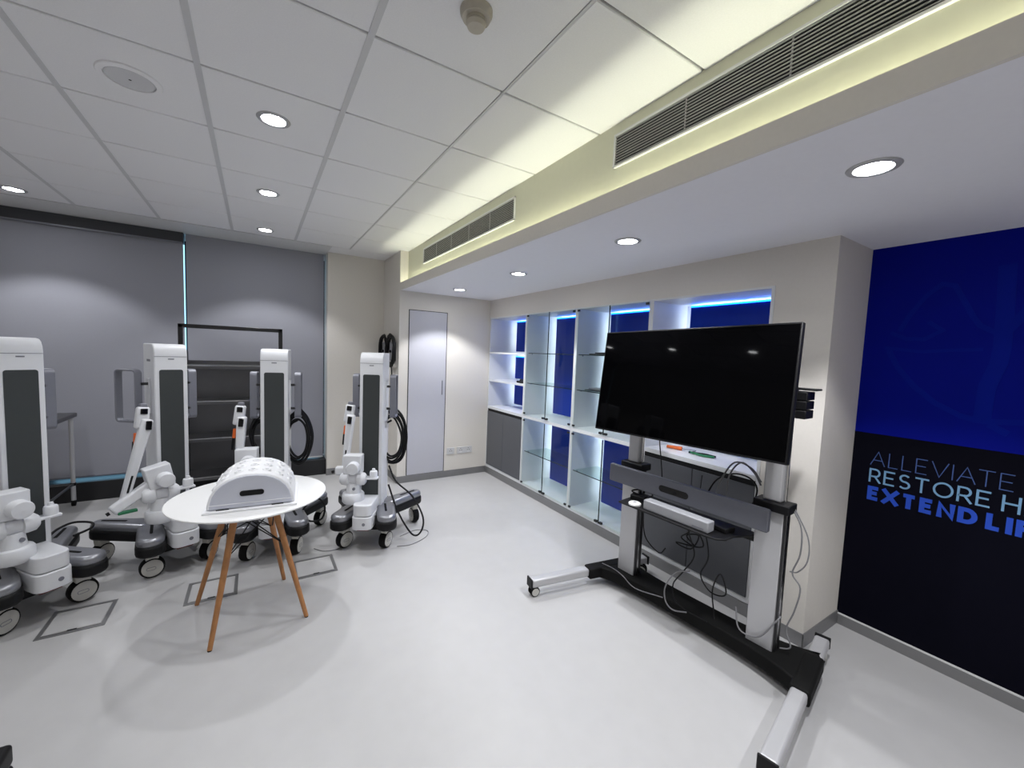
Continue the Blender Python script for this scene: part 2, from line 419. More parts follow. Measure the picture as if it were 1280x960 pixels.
for k in range(4): MB().cyl((-.05+.033*k,-.12,.022),(-.05+.033*k,.12,.022),.010,.008,n=10).build('shaft', 'robot_grey', t)
t = thing('screwdriver', 'orange-handled tool lying on the niche worktop', 'tool', (2.95, 2.06, .966), rad(20))
MB().cyl((0,-.03,.016),(0,.09,.016),.016,.012,n=10).build('handle', 'orange', t); MB().cyl((0,-.14,.016),(0,-.03,.016),.004,n=8).build('shaft', 'chrome', t)
t = thing('pliers', 'green and black pliers lying on the niche worktop', 'pliers', (2.95, 1.85, .966), rad(10))
MB().tube([(-.012,-.10,.01),(-.03,-.02,.01),(-.008,.05,.01),(.004,.10,.01)],.009).build('arm', 'green', t); MB().tube([(.012,-.10,.01),(.03,-.02,.01),(.008,.05,.01),(-.004,.10,.01)],.008).build('arm', 'black', t)
MB().cyl((0,.06,0),(0,.06,.022),.012,n=12).build('pivot', 'dark_steel', t)

# wall sockets by the door
for lb, x0, x1, n in (('single white wall socket beside the flush door', 2.178, 2.288, 1), ('double white wall socket left of the corner cabinet', 2.325, 2.555, 2)):
    t = thing('wall_socket', lb, 'socket', ((x0+x1)/2, YD, .355), group='white wall sockets')
    hw = (x1-x0)/2
    MB().box((-hw, -.010, -.045), (hw, 0, .045)).build('plate', 'socket', t, bevel=.003)
    for k in range(n):
        cx = -hw + 2*hw*(k+.5)/n
        for dx, dz in ((0,.022),(-.014,0),(.014,0)): MB().cyl((cx+dx, -.0102, dz), (cx+dx, -.0112, dz), .005, n=8).build('pin_hole', 'black', t)
        MB().box((cx-.02, -.013, -.034), (cx+.02, -.010, -.020)).build('switch', 'white_trim', t, bevel=.001)

# ------------------------------------------------------------------ mural lettering and emblem
def arc(cx, cy, rx, ry, a0, a1, n=14): return [(cx+rx*math.cos(rad(a0+(a1-a0)*i/n)), cy+ry*math.sin(rad(a0+(a1-a0)*i/n))) for i in range(n+1)]
def glyph(ch):
    return {
     'A': (.92, [[(0,0),(.46,1),(.92,0)],[(.17,.36),(.75,.36)]]), 'L': (.58, [[(0,1),(0,0),(.58,0)]]),
     'E': (.64, [[(.64,1),(0,1),(0,0),(.64,0)],[(0,.52),(.56,.52)]]), 'F': (.60, [[(.62,1),(0,1),(0,0)],[(0,.5),(.52,.5)]]),
     'V': (.90, [[(0,1),(.45,0),(.90,1)]]), 'I': (.0, [[(0,0),(0,1)]]), 'T': (.80, [[(0,1),(.80,1)],[(.40,1),(.40,0)]]),
     'R': (.66, [[(0,0),(0,1),(.34,1)]+arc(.34,.71,.28,.29,90,-90,10)+[(0,.42)],[(.34,.42),(.66,0)]]),
     'P': (.64, [[(0,0),(0,1),(.36,1)]+arc(.36,.70,.28,.30,90,-90,10)+[(0,.40)]]),
     'S': (.62, [arc(.31,.75,.27,.25,35,270,14)[:-1]+arc(.31,.25,.30,.25,90,-145,14)]),
     'O': (1.0, [arc(.5,.5,.5,.5,0,360,30)]), 'H': (.74, [[(0,0),(0,1)],[(.74,0),(.74,1)],[(0,.52),(.74,.52)]]),
     'X': (.82, [[(0,0),(.82,1)],[(0,1),(.82,0)]]), 'N': (.78, [[(0,0),(0,1),(.78,0),(.78,1)]]),
     'D': (.82, [[(0,0),(0,1),(.32,1)]+arc(.32,.5,.5,.5,90,-90,18)+[(0,0)]]), ' ': (.30, [])}[ch]
def stroke(mb, pts, hw, cap=True, z0=0., z1=None):
    """thick polyline in the local xz plane (x to the reader's right), front towards -y"""
    mb.k = getattr(mb, 'k', 0) + 1; z1 = .0012 + .00009*(mb.k % 16)
    P = [Vector(p) for p in pts]; closed = (P[0]-P[-1]).length < 1e-6
    if closed: P = P[:-1]
    P = [p for i, p in enumerate(P) if i == 0 or (p-P[i-1]).length > 1e-5]
    n = len(P); L = []; Rr = []
    for i, p in enumerate(P):
        a = P[i-1] if (i > 0 or closed) else None; b = P[(i+1) % n] if (i < n-1 or closed) else None
        d0 = (p-a).normalized() if a is not None else (b-p).normalized(); d1 = (b-p).normalized() if b is not None else d0
        n0 = Vector((-d0.y, d0.x)); n1 = Vector((-d1.y, d1.x)); m_ = (n0+n1)
        m_ = n0 if m_.length < .2 else m_.normalized(); k = min(1.6, 1/max(.2, m_.dot(n0)))
        L.append(p + m_*hw*k); Rr.append(p - m_*hw*k)
    vs = [(q.x, -z1, q.y) for q in L] + [(q.x, -z1, q.y) for q in Rr] + [(q.x, -z0, q.y) for q in L] + [(q.x, -z0, q.y) for q in Rr]
    fs = []
    for i in range(n if closed else n-1):
        j = (i+1) % n; fs += [(i, j, n+j, n+i), (2*n+i, 3*n+i, 3*n+j, 2*n+j), (i, 2*n+i, 2*n+j, j), (n+i, n+j, 3*n+j, 3*n+i)]
    if not closed: fs += [(0, n, 3*n, 2*n), (n-1, 3*n-1, 4*n-1, 2*n-1)]
    mb.add(vs, fs)
def lettering(text, ys, ztop, zbot, hw, gap, fitlen, nfit, m, gx=1.):
    H = ztop - zbot; c = H - 2*hw
    def adv(s): 
        x = 0
        for ch in s: x += glyph(ch)[0]*c*gx + (gap if ch != ' ' else 0)
        return x
    W = adv(text[:nfit]) - gap; 
    kx = (fitlen - 2*hw)/W
    holder = bpy.data.objects.new('lettering', None)
    x = 0; mb = MB()
    prev = ''
    for ch in text:
        wd, st = glyph(ch)
        if prev + ch in ('AT', 'TA', 'VI'): x -= .13*c if prev + ch != 'VI' else 0
        prev = ch
        for s_ in st:
            q = [Vector(((x + px*c*gx)*kx + hw, pz*c + hw)) for px, pz in s_]
            if (q[0]-q[-1]).length > 1e-6:
                for a_, b_ in ((0, 1), (-1, -2)):
                    d = (q[a_]-q[b_]).normalized()
                    if abs(d.y) > .5 and ch != 'S': q[a_] = q[a_] + d*(hw/abs(d.y)*.96)
            stroke(mb, q, hw)
        x += wd*c*gx + (gap if ch != ' ' else 0)
    o = mb.build('lettering', m, mural, smooth=False)
    o.location = (XB-.0004, ys, zbot); o.rotation_euler = (0, 0, -PI/2)
    o['label'] = text.lower() + ' lettering on the mural'
lettering('ALLEVIATE PAIN', .917, 1.186, 1.098, .0022, .022, .585, 9, 'txt_thin')
lettering('RESTORE HEALTH', .917, 1.076, .989, .0049, .024, .507, 7, 'txt_mid')
lettering('EXTEND LIFE', .917, .964, .876, .0112, .036, .466, 6, 'txt_bold', 1.06)
mb = MB()   # faint emblem: a globe outline with a rising figure
stroke(mb, [(-.0,0)]+[(.005,-.03)]+[(.05,-.12),(.12,-.215),(.22,-.31),(.33,-.372),(.41,-.388),(.56,-.372),(.70,-.33)], .014)
stroke(mb, [(-.02,.0),(.07,-.012),(.15,-.022),(.25,-.012),(.38,-.006)], .009)
stroke(mb, [(.04,.10),(.08,.20),(.14,.30),(.20,.36),(.25,.345),(.29,.26),(.33,.17),(.36,.12),(.42,.08)], .012)
stroke(mb, [(.0,.09),(.07,.055),(.15,.05),(.22,.10),(.16,.15)], .010)
for pts, hw in (([(.43,.43),(.44,.2),(.445,.0),(.44,-.08),(.41,-.2),(.405,-.40)], .032), ([(.43,-.40),(.50,-.44)], .016), ([(.46,.1),(.55,.25),(.70,.36)], .022)): stroke(mb, pts, hw, z1=.0010)
o = mb.build('emblem', 'mural_emblem', mural, smooth=False); o.location = (XB-.0002, .885, 1.83); o.rotation_euler = (0,0,-PI/2)
o['label'] = 'faint globe emblem on the blue mural'

# ------------------------------------------------------------------ floor hatches
for lb, x0 in (('grey-edged square floor hatch in front of the leftmost robot', -1.065), ('grey-edged square floor hatch under the white table', -.41), ('grey-edged square floor hatch right of the white table', .228)):
    t = thing('floor_hatch', lb, 'floor hatch', (x0+.143, 3.355, 0), group='square floor hatches')
    MB().band([(-.145,-.145),(.145,-.145),(.145,.145),(-.145,.145)], [(-.125,-.125),(.125,-.125),(.125,.125),(-.125,.125)], 0, .004, 'xy').build('frame', 'skirting', t)
    MB().box((-.121,-.113,0),(.121,.121,.003)).build('lid', 'floor', t)
    MB().box((-.125,-.125,0),(.125,-.117,.0015)).build('cable_slot', 'black', t); MB().box((-.02,-.121,.001),(.02,-.110,.0045)).build('lift_tab', 'dark_steel', t)

# ------------------------------------------------------------------ surgical robot carts
def leg_poly(p0, p1, w0, w1, n=8):
    p0 = Vector(p0); p1 = Vector(p1); d = (p1-p0).normalized(); nn = Vector((-d.y, d.x)); a0 = math.atan2(d.y, d.x)
    out = [p0 - nn*w0, ] + [p1 + Vector((math.cos(a0-PI/2+PI*i/n), math.sin(a0-PI/2+PI*i/n)))*w1 for i in range(n+1)] + [p0 + nn*w0]
    return [(q.x, q.y) for q in out]
def robot(label, x, y, ang, wheel_angles, handle_dirs=((0,1),(0,1)), sc=1., arm_tilt=0., elbow=(-.365,-.10,.525), house=(0.,0.), fx=.06):
    t = thing('surgical_robot_cart', label, 'surgical robot', (x, y, 0), rad(ang), 'surgical robot carts in front of the blinds')
    # column
    c = MB().prism([(0,.27),(0,1.585),(.004,1.62),(.016,1.648),(.036,1.664),(.06,1.668),(.25,1.668),(.25,.27)], -.099, .099, 'yz').build('column', 'robot_white', t, bevel=.008, seg=3)
    MB().prism(rrect(-.071,.071,.33,1.478,.014,4), -.003, .012, 'xz').build('front_panel', 'robot_panel', c)
    MB().box((-.0985,-.0008,1.574),(.0985,.002,1.577)).build('cap_seam', 'robot_grey', c)
    MB().box((-.018,-.001,1.553),(.018,.001,1.561)).build('badge', 'robot_grey', c)
    MB().box((-.0998,.085,1.535),(-.098,.165,1.552)).build('badge', 'robot_grey', c)
    # handles
    for s, (hx, hy) in zip((-1, 1), handle_dirs):
        L = .12 if hy > .95 else .17
        a = rrect(0, L, 1.085, 1.475, .03, 4); b = rrect(.012, L-.012, 1.100, 1.462, .02, 4)
        T = Matrix(((0, hx, 0, 0), (0, hy, 0, 0), (0, 0, 1, 0), (0, 0, 0, 1)))
        hmb = MB().band(a, b, -.026, .026, 'yz')
        ang2 = math.atan2(-hx*1.0, hy)
        Rm = Matrix.Translation((s*.162, .10, 0)) @ Matrix.Rotation(ang2, 4, 'Z')
        hmb.v = [tuple(Rm @ Vector(v)) for v in hmb.v]
        hd = hmb.build('handle', 'robot_grey', t, bevel=.004, seg=2)
        for z in (1.17, 1.37):
            MB().box((s*.096, .10, z-.010), (s*.150, .122, z+.010)).build('bracket', 'dark_steel', hd, bevel=.003)
        MB().box((s*.098, .09, 1.15), (s*.110, .14, 1.41)).build('mount_rail', 'robot_white', hd, bevel=.004)
    # chassis, legs, casters
    MB().prism([(-.10,-.10),(.10,-.10),(.13,.02),(.13,.26),(.08,.33),(-.08,.33),(-.13,.26),(-.13,.02)], .13, .295, 'xy').build('chassis', 'black', t, bevel=.015, seg=3)
    tips = [(-.172,-.138,.11,.09), (.172,-.138,.11,.09), (-.33,.40,.09,.10), (.33,.40,.09,.10)]
    for i, ((tx, ty, rx, ry), wa) in enumerate(zip(tips, wheel_angles)):
        s = -1 if tx < 0 else 1
        tp = (tx*1.10, ty-.050) if i < 2 else (tx, ty)
        poly = leg_poly((s*rx, ry), tp, .092, .084 if i < 2 else .068)
        lg = MB().prism(poly, .188, .268, 'xy').build('leg', 'black', t, bevel=.020, seg=3)
        poly2 = leg_poly((s*rx, ry), tp, .086, .077 if i < 2 else .061)
        MB().prism(poly2, .252, .318, 'xy').build('top_shell', 'robot_silver', lg, bevel=.028, seg=4)
        d = (Vector((tx,ty)) - Vector((s*rx,ry))).normalized(); q = Vector((tx, ty)) - d*.01; p = q - d*.17
        MB().prism(leg_poly(p, q, .009, .009, 4), .310, .3205, 'xy').build('grip_strip', 'rubber', lg)
        # caster
        ca = bpy.data.objects.new('caster', None)
        W = Matrix.Translation((tx, ty, .073)) @ Matrix.Rotation(rad(wa), 4, 'Z')
        def add(mb, nm, m, par, **k):
            mb.v = [tuple(W @ Vector(v)) for v in mb.v]; return mb.build(nm, m, par, **k)
        fk = add(MB().prism([(-.035,.055),(.035,.055),(.045,.125),(-.045,.125)], -.026, .026, 'xz').cyl((0,0,.10),(0,0,.145),.03,n=16), 'caster', 'hub', t, bevel=.006)
        add(MB().lathe([(.052,-.030),(.066,-.029),(.072,-.020),(.073,0),(.072,.020),(.066,.029),(.052,.030)], n=28, axis='y'), 'tyre', 'rubber', fk)
        add(MB().lathe([(0,-.035),(.050,-.034),(.060,-.030),(.060,.030),(.050,.034),(0,.035)], n=28, axis='y'), 'wheel_cover', 'hub', fk)
        for sg in (-1, 1):
            add(MB().band(rrect(-.034,.020,-.011,.011,.010,3), rrect(-.031,.017,-.008,.008,.007,3), sg*.0345, sg*.0358, 'xz'), 'cover_slot', 'robot_grey', fk)
    # arm base (prow)
    def prow(yf, hw_, z0, z1, nm, par):
        pl = [(-hw_, .01), (-hw_, yf+.045)] + [(-hw_+.045-.045*math.cos(rad(a)), yf+.045-.045*math.sin(rad(a))) for a in (30,60,90)] + [(hw_-.045+.045*math.cos(rad(a)), yf+.045-.045*math.sin(rad(a))) for a in (90,60,30)] + [(hw_, yf+.045), (hw_, .01)]
        return MB().prism(pl, z0, z1, 'xy').build(nm, 'robot_white', par, bevel=.006, seg=2)
    ab = prow(-.275, .082, .205, .312, 'arm_base', t); prow(-.268, .077, .317, .412, 'upper_housing', ab)
    MB().cyl((.02,-.272,.255),(.02,-.277,.255),.013,n=16).build('base_button', 'robot_grey', ab)
    MB().box((-.05,-.22,.175),(.05,-.12,.206)).build('indicator_light', 'red_lamp', ab, bevel=.006)
    # folded arm
    ax, ay = -.110, -.115
    hx_, hz_ = house
    sh = MB().lathe([(0,.390),(.080,.390),(.090,.405),(.090,.460),(.082,.473),(.060,.477),(0,.477)], (ax,ay,0), n=32).build('shoulder_joint', 'robot_white', t)
    MB().lathe([(.062,.460),(.058,.50),(.050,.56),(0,.56)], (ax,ay,0), n=28).build('upper_arm', 'robot_white', t)
    el = MB().lathe([(0,-.108),(.036,-.106),(.052,-.090),(.056,-.060),(.056,-.036),(.046,-.032),(.046,.032),(.056,.036),(.056,.060),(.052,.090),(.036,.106),(0,.108)], (ax,ay,.592), n=28, axis='x').build('elbow_joint', 'robot_white', t)
    MB().cyl((ax+.02,ay-.05,.52),(ax+.02,ay-.062,.52),.012,n=12).build('joint_button', 'robot_grey', el)
    T = Matrix.Translation((ax+hx_, ay+.01, .71+hz_)) @ Matrix.Rotation(rad(arm_tilt), 4, 'Y')
    hb = MB().box((-.078,-.045,-.07),(.070,.055,.088), T); fh = hb.build('forearm_housing', 'robot_white', t, bevel=.006)
    cy_ = MB().lathe([(.052,0),(.052,-.055),(.046,-.068),(0,-.072)], (ax+hx_+.015, ay-.03, .70+hz_), n=28, axis='y'); cy_.build('wrist_motor', 'robot_white', fh)
    # lower link and forearm standing up beside the column
    def link(p0, p1, w0, d0, w1, d1, nm, m, par, bev=.014):
        p0 = Vector(p0); p1 = Vector(p1); dd = (p1-p0).normalized(); xx = Vector((1,0,0)); yy = dd.cross(xx).normalized(); xx = yy.cross(dd).normalized()
        vs = []
        for p, a, b in ((p0,w0,d0),(p1,w1,d1)): vs += [p-xx*a-yy*b, p+xx*a-yy*b, p+xx*a+yy*b, p-xx*a+yy*b]
        return MB().add(vs, [(3,2,1,0),(4,5,6,7),(0,1,5,4),(1,2,6,5),(2,3,7,6),(3,0,4,7)]).build(nm, m, par, bevel=bev, seg=3)
    ex, ey, ez = elbow
    ll = link((ax+hx_-.045,ay+.03,.66 if ez < .6 else ez), elbow, .036, .040, .032, .034, 'lower_link', 'robot_white', t)
    MB().cyl((ex-.010,ey,ez-.007),(ex-.027,ey,ez-.015),.012,n=10).build('plug', 'black', ll)
    if ez < .6: MB().box((-.34,-.14,.50),(-.24,-.11,.52), ).build('connector', 'green', ll, bevel=.004)
    q0 = Vector((ex+.03+fx*.6,ey+.045,ez+.02)); q1 = Vector((-.215+fx,-.045,1.13)); off = Vector((0,-.028,0)); F = Vector((fx,0,0))
    def V(*p): return Vector(p) + F
    fa = link(q0, q1, .024, .026, .033, .034, 'forearm', 'robot_white', t)
    link(q0.lerp(q1,.14)+off, q0.lerp(q1,.34)+off, .006, .004, .006, .004, 'slot', 'black', fa, .003)
    hd = link(V(-.245,-.02,1.06), V(-.228,-.01,1.215), .038, .034, .036, .030, 'instrument_drive', 'robot_white', t, .016)
    link(V(-.219,-.087,1.055), V(-.213,-.083,1.12), .017, .006, .017, .006, 'drive_window', 'black_gloss', hd, .006)
    link(V(-.232,-.048,1.165), V(-.229,-.044,1.205), .020, .006, .020, .006, 'drive_window', 'black_gloss', hd, .005)
    link(V(-.228,-.012,1.205), V(-.226,-.010,1.240), .024, .020, .020, .016, 'drive_cap', 'robot_grey', hd, .006)
    link(V(-.275,-.012,.955), V(-.268,-.010,1.03), .012, .016, .013, .016, 'orange_tab', 'orange', fa, .005)
    link(V(-.290,-.01,.86), V(-.280,-.005,.97), .008, .010, .010, .010, 'cable_clip', 'black', fa, .004)
    # small side tray with a white cap
    tr = MB().prism(rrect(-.03,.095,-.145,-.075,.012,3), .592, .606, 'xy').build('side_tray', 'robot_white', t, bevel=.003)
    MB().lathe([(0,.680),(.012,.680),(.015,.664),(.029,.659),(.033,.648),(.033,.606),(0,.606)], (.056,-.108,0), n=24).build('tray_cap', 'robot_white', tr)
    t.scale = (sc, sc, sc)
    return t
robot('surgical robot cart at the far left, cut off by the picture edge', -1.188, 3.59, 38.7, (20, -8, 30, 60), sc=1.012)
robot('surgical robot cart second from left, with a looped side handle showing', -.544, 3.937, 23.3, (-10, 35, 30, 80), handle_dirs=((-.50,.866),(0,1)), sc=1.006, arm_tilt=-12)
robot('surgical robot cart third from left, directly behind the white table', .119, 3.816, -9.0, (70, 75, 20, 60), elbow=(-.27,-.10,.70), house=(-.06,.09), fx=0.)
robot('surgical robot cart on the right, nearest the flush door', .843, 3.626, -27.2, (55, 72, 30, 120), elbow=(-.265,-.10,.655))

# cables of the robots
def cable(label, pts, r=.007, m='black', name='power_cable', cat='cable', group=None):
    return tag(MB().tube(pts, r).build(name, m), label, cat, group)
GCAB = 'black cables of the robot carts'
def L2W(x, y, a):
    c, s = math.cos(rad(a)), math.sin(rad(a)); return lambda p: (x + p[0]*c - p[1]*s, y + p[0]*s + p[1]*c, p[2])
r4 = L2W(.843, 3.626, -27.2); r3 = L2W(.119, 3.816, -10.3); r1 = L2W(-1.188, 3.59, 38.7)
def coil(f, x, y, z, rx, rz, turns, jit, seed):
    rnd = random.Random(seed); out = []
    for k in range(turns*8+1):
        a = PI/2 + 2*PI*k/8; g = (.72 + .09*(k//8) ) * (1 + .35*jit*rnd.uniform(-1, 1))
        out.append(f((x + rx*g*math.cos(a), y + .02*rnd.uniform(-1,1) + .012*k/8, z + rz*(math.sin(a)*g - 1))))
    return out
cable('thick black cable coil hanging from the right robot handle', coil(r4, .135, .20, 1.12, .125, .24, 5, .16, 3), .0095, group=GCAB)
cable('thick black cable coil hanging right of the robot behind the table', coil(r3, .155, .14, 1.12, .105, .22, 5, .15, 5), .0095, group=GCAB)
cable('thick black cable coil hanging left of the robot behind the table', coil(r3, -.13, .20, 1.10, .085, .17, 4, .2, 8), .0095, group=GCAB)
cable('black cable looping over the floor beside the right robot', [r4((.12,.20,.62)), r4((.20,.12,.50)), r4((.36,.06,.38)), r4((.47,-.02,.22)), r4((.46,-.06,.10)), r4((.38,-.04,.07)), r4((.24,.04,.24)), r4((.13,.14,.46))], .008, group=GCAB)
cable('thin black cable arching over the base of the leftmost robot', [r1((.18,.25,.345)), r1((.26,.32,.36)), r1((.36,.36,.36)), r1((.42,.28,.35)), r1((.38,.20,.34)), r1((.27,.16,.335))], .008, group=GCAB)
cable('black cable loop on the base behind the right edge of the table', [r3((.20,.0,.30)), r3((.30,-.03,.42)), r3((.38,-.06,.36)), r3((.36,-.06,.24)), r3((.26,-.03,.22)), r3((.22,.02,.28))], .008, group=GCAB)
cable('thin pale wire loop on the floor right of the robots', [(1.02,3.38,.004),(1.14,3.36,.004),(1.30,3.44,.004),(1.36,3.56,.004),(1.26,3.62,.004),(1.10,3.56,.004)], .003, 'cable_grey')
cable('thin pale wire on the floor between two robots', [(.40,3.66,.004),(.46,3.58,.004),(.56,3.56,.004),(.64,3.62,.004)], .003, 'cable_grey')

# cable reels hung on the side wall
for lb, y in (('black cable coil on the wall hook nearest the door corner', 5.225), ('black cable coil on the wall hook further from the door', 5.58)):
    t = thing('hanging_cable_coil', lb, 'cable coil', (1.5, y, 1.86), group='cable coils hung on the side wall')
    MB().box((-.05,-.07,-.30),(-.002,.07,-.06)).build('reel_plate', 'robot_grey', t, bevel=.01)
    rnd = random.Random(int(y*100)); pts = []
    for k in range(41):
        a = PI/2 + 2*PI*k/8; g = rnd.uniform(.86, 1.05); pts.append((-.055 + .02*rnd.uniform(-1,1), (.165 if y < 5.4 else .155)*g*math.cos(a), -.17 + .20*g*math.sin(a)))
    MB().tube(pts, .013).build('coiled_cable', 'black', t)
    MB().tube([(-.05,-.02,-.36),(-.05,-.06,-.46),(-.04,.01,-.50),(-.04,.02,-.66)], .008).build('cable_end', 'black', t)
    MB().cyl((-.002,0,-.18),(-.075,0,-.18),.018,n=12).build('hub', 'black', t)

# ------------------------------------------------------------------ white round table
TX, TY, TZ = -.035, 3.0, .75
t = thing('round_table', 'round white table on four splayed oak legs', 'table', (TX, TY, 0))
MB().lathe([(0,TZ),(.422,TZ),(.430,TZ-.004),(.430,TZ-.010),(.405,TZ-.022),(0,TZ-.022)], n=72).build('table_top', 'table_white', t)
MB().prism([(-.15,-.02),(.15,-.02),(.15,.02),(-.15,.02)], TZ-.034, TZ-.0225, 'xy').prism([(-.02,-.15),(.02,-.15),(.02,.15),(-.02,.15)], TZ-.034, TZ-.0225, 'xy').build('mounting_frame', 'black', t)
feet = [(-.23,2.66),(.256,2.73),(-.338,3.19),(.159,3.265)]
tops = []
for fx, fy in feet:
    p = Vector((fx-TX, fy-TY, 0)); c_ = Vector((-.003, -.04, 0)); d = p - c_; q = c_*0 + d*.38; q.z = TZ-.024; tops.append((q, p))
    lg = MB().cyl((p.x,p.y,.004), q, .0125, .021, n=14).build('leg', 'oak', t)
    MB().cyl((p.x,p.y,0),(p.x,p.y,.006),.011,n=12).build('foot_pad', 'rubber', lg)
def at(i, f): q, p = tops[i]; return p.lerp(q, f)
for a, b in ((0,3),(1,2),(0,1),(2,3),(0,2),(1,3)):
    MB().tube([at(a,.62), at(b,.93)], .0035, smooth=False).build('wire_brace', 'black', t); MB().tube([at(b,.62), at(a,.93)], .0035, smooth=False).build('wire_brace', 'black', t)

# laparoscopy trainer box
t = thing('training_box', 'white dome-shaped surgical training box on the round table', 'training box', (-.03, 2.722, TZ), rad(-5))
prof = [(-.220,.012),(-.214,.05),(-.203,.09),(-.183,.127),(-.155,.157),(-.118,.182),(-.075,.199),(-.028,.207),(.028,.207),(.075,.199),(.118,.182),(.155,.157),(.183,.127),(.203,.09),(.214,.05),(.220,.012)]
MB().prism(prof, .012, .40, 'xz').build('dome_shell', 'trainer', t, bevel=.012, seg=3)
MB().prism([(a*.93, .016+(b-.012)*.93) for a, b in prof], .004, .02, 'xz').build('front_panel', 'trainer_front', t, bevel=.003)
MB().box((-.232,-.02,0),(.232,.42,.012)).build('base_plate', 'trainer', t, bevel=.003)
MB().prism(rrect(-.058,.062,.082,.112,.014,5), -.0005, .006, 'xz').build('handle_slot', 'black', t)
for x0 in (-.17, .10): MB().box((x0,-.002,.012),(x0+.06,.004,.016)).build('base_slot', 'black', t)
MB().box((-.205,.0,.040),(.205,.004,.043)).build('panel_groove', 'trainer', t)
rim = MB().lathe([(.0,.001),(.011,.001),(.013,.007),(.020,.007),(.025,0)], n=18); first = None
for yy in (.09, .20, .31):
    for a in (-66, -42, -20, 0, 20, 42, 66):
        # find point on profile by angle
        px = .205*math.sin(rad(a)); pz = None
        for (x1, z1), (x2, z2) in zip(prof[:-1], prof[1:]):
            if x1 <= px <= x2 and x2 > x1: pz = z1 + (z2-z1)*(px-x1)/(x2-x1); nx, nz = -(z2-z1), (x2-x1)
        tilt = math.atan2(nx, nz)
        if first is None: p_ = rim.build('port', 'trainer', t); first = p_
        else: p_ = share(first, 'port', t)
        p_.location = (px + .001*nx, yy, pz + .0005); p_.rotation_euler = (0, tilt, 0)
        h_ = MB().cyl((0,0,.001),(0,0,.0028),.0065,n=10).build('port_hole', 'black' if a == 0 and yy < .1 else 'robot_grey', p_)

# ------------------------------------------------------------------ television on its rolling stand
YAW = rad(-85.6); CX, CY = 2.34, 1.53
cu = Vector((math.cos(YAW), math.sin(YAW), 0)); cb = Vector((-math.sin(YAW), math.cos(YAW), 0))
def CW(u, b, z): return Vector((CX, CY, 0)) + cu*u + cb*b + Vector((0,0,z))
def CL(x, y): 
    d = Vector((x-CX, y-CY, 0)); return (d.dot(cu), d.dot(cb))
cart = thing('television_stand', 'silver and black rolling television stand with twin columns', 'stand', (CX, CY, 0), YAW)
lf, lr = CL(1.63, 2.235), CL(2.64, 2.075); rf, rr = CL(1.72, .700), CL(2.79, .915)
def lerp(a, b, f): return (a[0]+(b[0]-a[0])*f, a[1]+(b[1]-a[1])*f)
# base beam with curved edges
front = []; back = []
u0 = lerp(lf, lr, .60)[0]; u1 = lerp(rf, rr, .62)[0]
for i in range(17):
    f = i/16; u = u0 + (u1-u0)*f; e = (2*f-1)**4
    front.append((u, -.045 - .075*e)); back.append((u, .125 + .115*e))
MB().prism(front + back[::-1], .045, .128, 'xy').build('base_beam', 'rubber', cart, bevel=.008)
for nm, f0, r0, b0, b1 in (('l', lf, lr, .46, .80), ('r', rf, rr, .48, .80)):
    d = Vector((r0[0]-f0[0], r0[1]-f0[1])).normalized(); n_ = Vector((-d.y, d.x))
    def bar(p, q, hw, z0, z1, name, m, par, bev):
        P = Vector(p); Q = Vector(q); pl = [P-n_*hw, Q-n_*hw, Q+n_*hw, P+n_*hw]
        return MB().prism([(v.x, v.y) for v in pl], z0, z1, 'xy').build(name, m, par, bevel=bev, seg=3)
    bar(lerp(f0,r0,b0), lerp(f0,r0,b1), .045, .050, .131, 'end_sleeve', 'rubber', cart, .014)
    for p, q, fr in ((0., b0, 1), (b1, 1.0, 0)):
        ft = bar(lerp(f0,r0,p), lerp(f0,r0,q), .036, .070, .128, 'foot', 'silver', cart, .014)
        e = lerp(f0, r0, 0 if fr else 1.0); sg = -1 if fr else 1
        P = Vector(e); Q = P + d*sg*.012
        bar((P.x,P.y) if sg>0 else (Q.x,Q.y), (Q.x,Q.y) if sg>0 else (P.x,P.y), .038, .068, .134, 'end_cap', 'black', ft, .004)
        cpos = P - d*sg*.03
        ca = MB().cyl((cpos.x,cpos.y,.045),(cpos.x,cpos.y,.072),.020,n=16).build('caster_fork', 'silver', cart)
        side = n_ if (fr or nm == 'r') else Vector((.75,.66)).normalized()
        if not fr and nm == 'l': side = Vector((Vector((-.79,-.61,0)).dot(cu), Vector((-.79,-.61,0)).dot(cb))).normalized()
        for s in (-1, 1):
            big = (not fr and nm == 'l'); wr = .044 if big else .035
            a = Vector((cpos.x, cpos.y, wr)) + Vector((side.x, side.y, 0))*(s*.010 + (.05 if big else 0)); b = a + Vector((side.x, side.y, 0))*s*.016
            MB().cyl(a, b, wr, n=24).build('wheel', 'rubber', ca, bevel=.003)
            MB().cyl(b, b + Vector((side.x, side.y, 0))*s*.003, wr*.76, n=20).build('wheel_cover', 'hub', ca)
for ua, ub in ((-.520,-.382), (.392,.530)):
    lc = MB().box((ua, 0, .125), (ub, .075, .905)).build('lower_column', 'silver', cart, bevel=.004)
    MB().box((ub-.004, .006, .13), (ub+.010, .070, .905)).build('side_rail', 'dark_steel', lc, bevel=.002)
    MB().box((ub+.001, .020, .13), (ub+.013, .036, .905)).build('chrome_strip', 'chrome', lc)
    MB().box((ua-.012, -.020, .905), (ub+.030, .095, .955)).build('collar', 'black', lc, bevel=.006)
    uc = MB().box((ua+.025, .010, .955), (ub-.022, .065, 1.76)).build('upper_column', 'silver', cart, bevel=.010, seg=3)
    MB().cyl((ub-.016, .045, .955), (ub-.016, .045, 1.76), .011, n=14).build('guide_rod', 'chrome', uc)
for z in (1.36, 1.72): MB().box((-.52, -.028, z), (.53, .008, z+.05)).build('mount_rail', 'black', cart, bevel=.004)
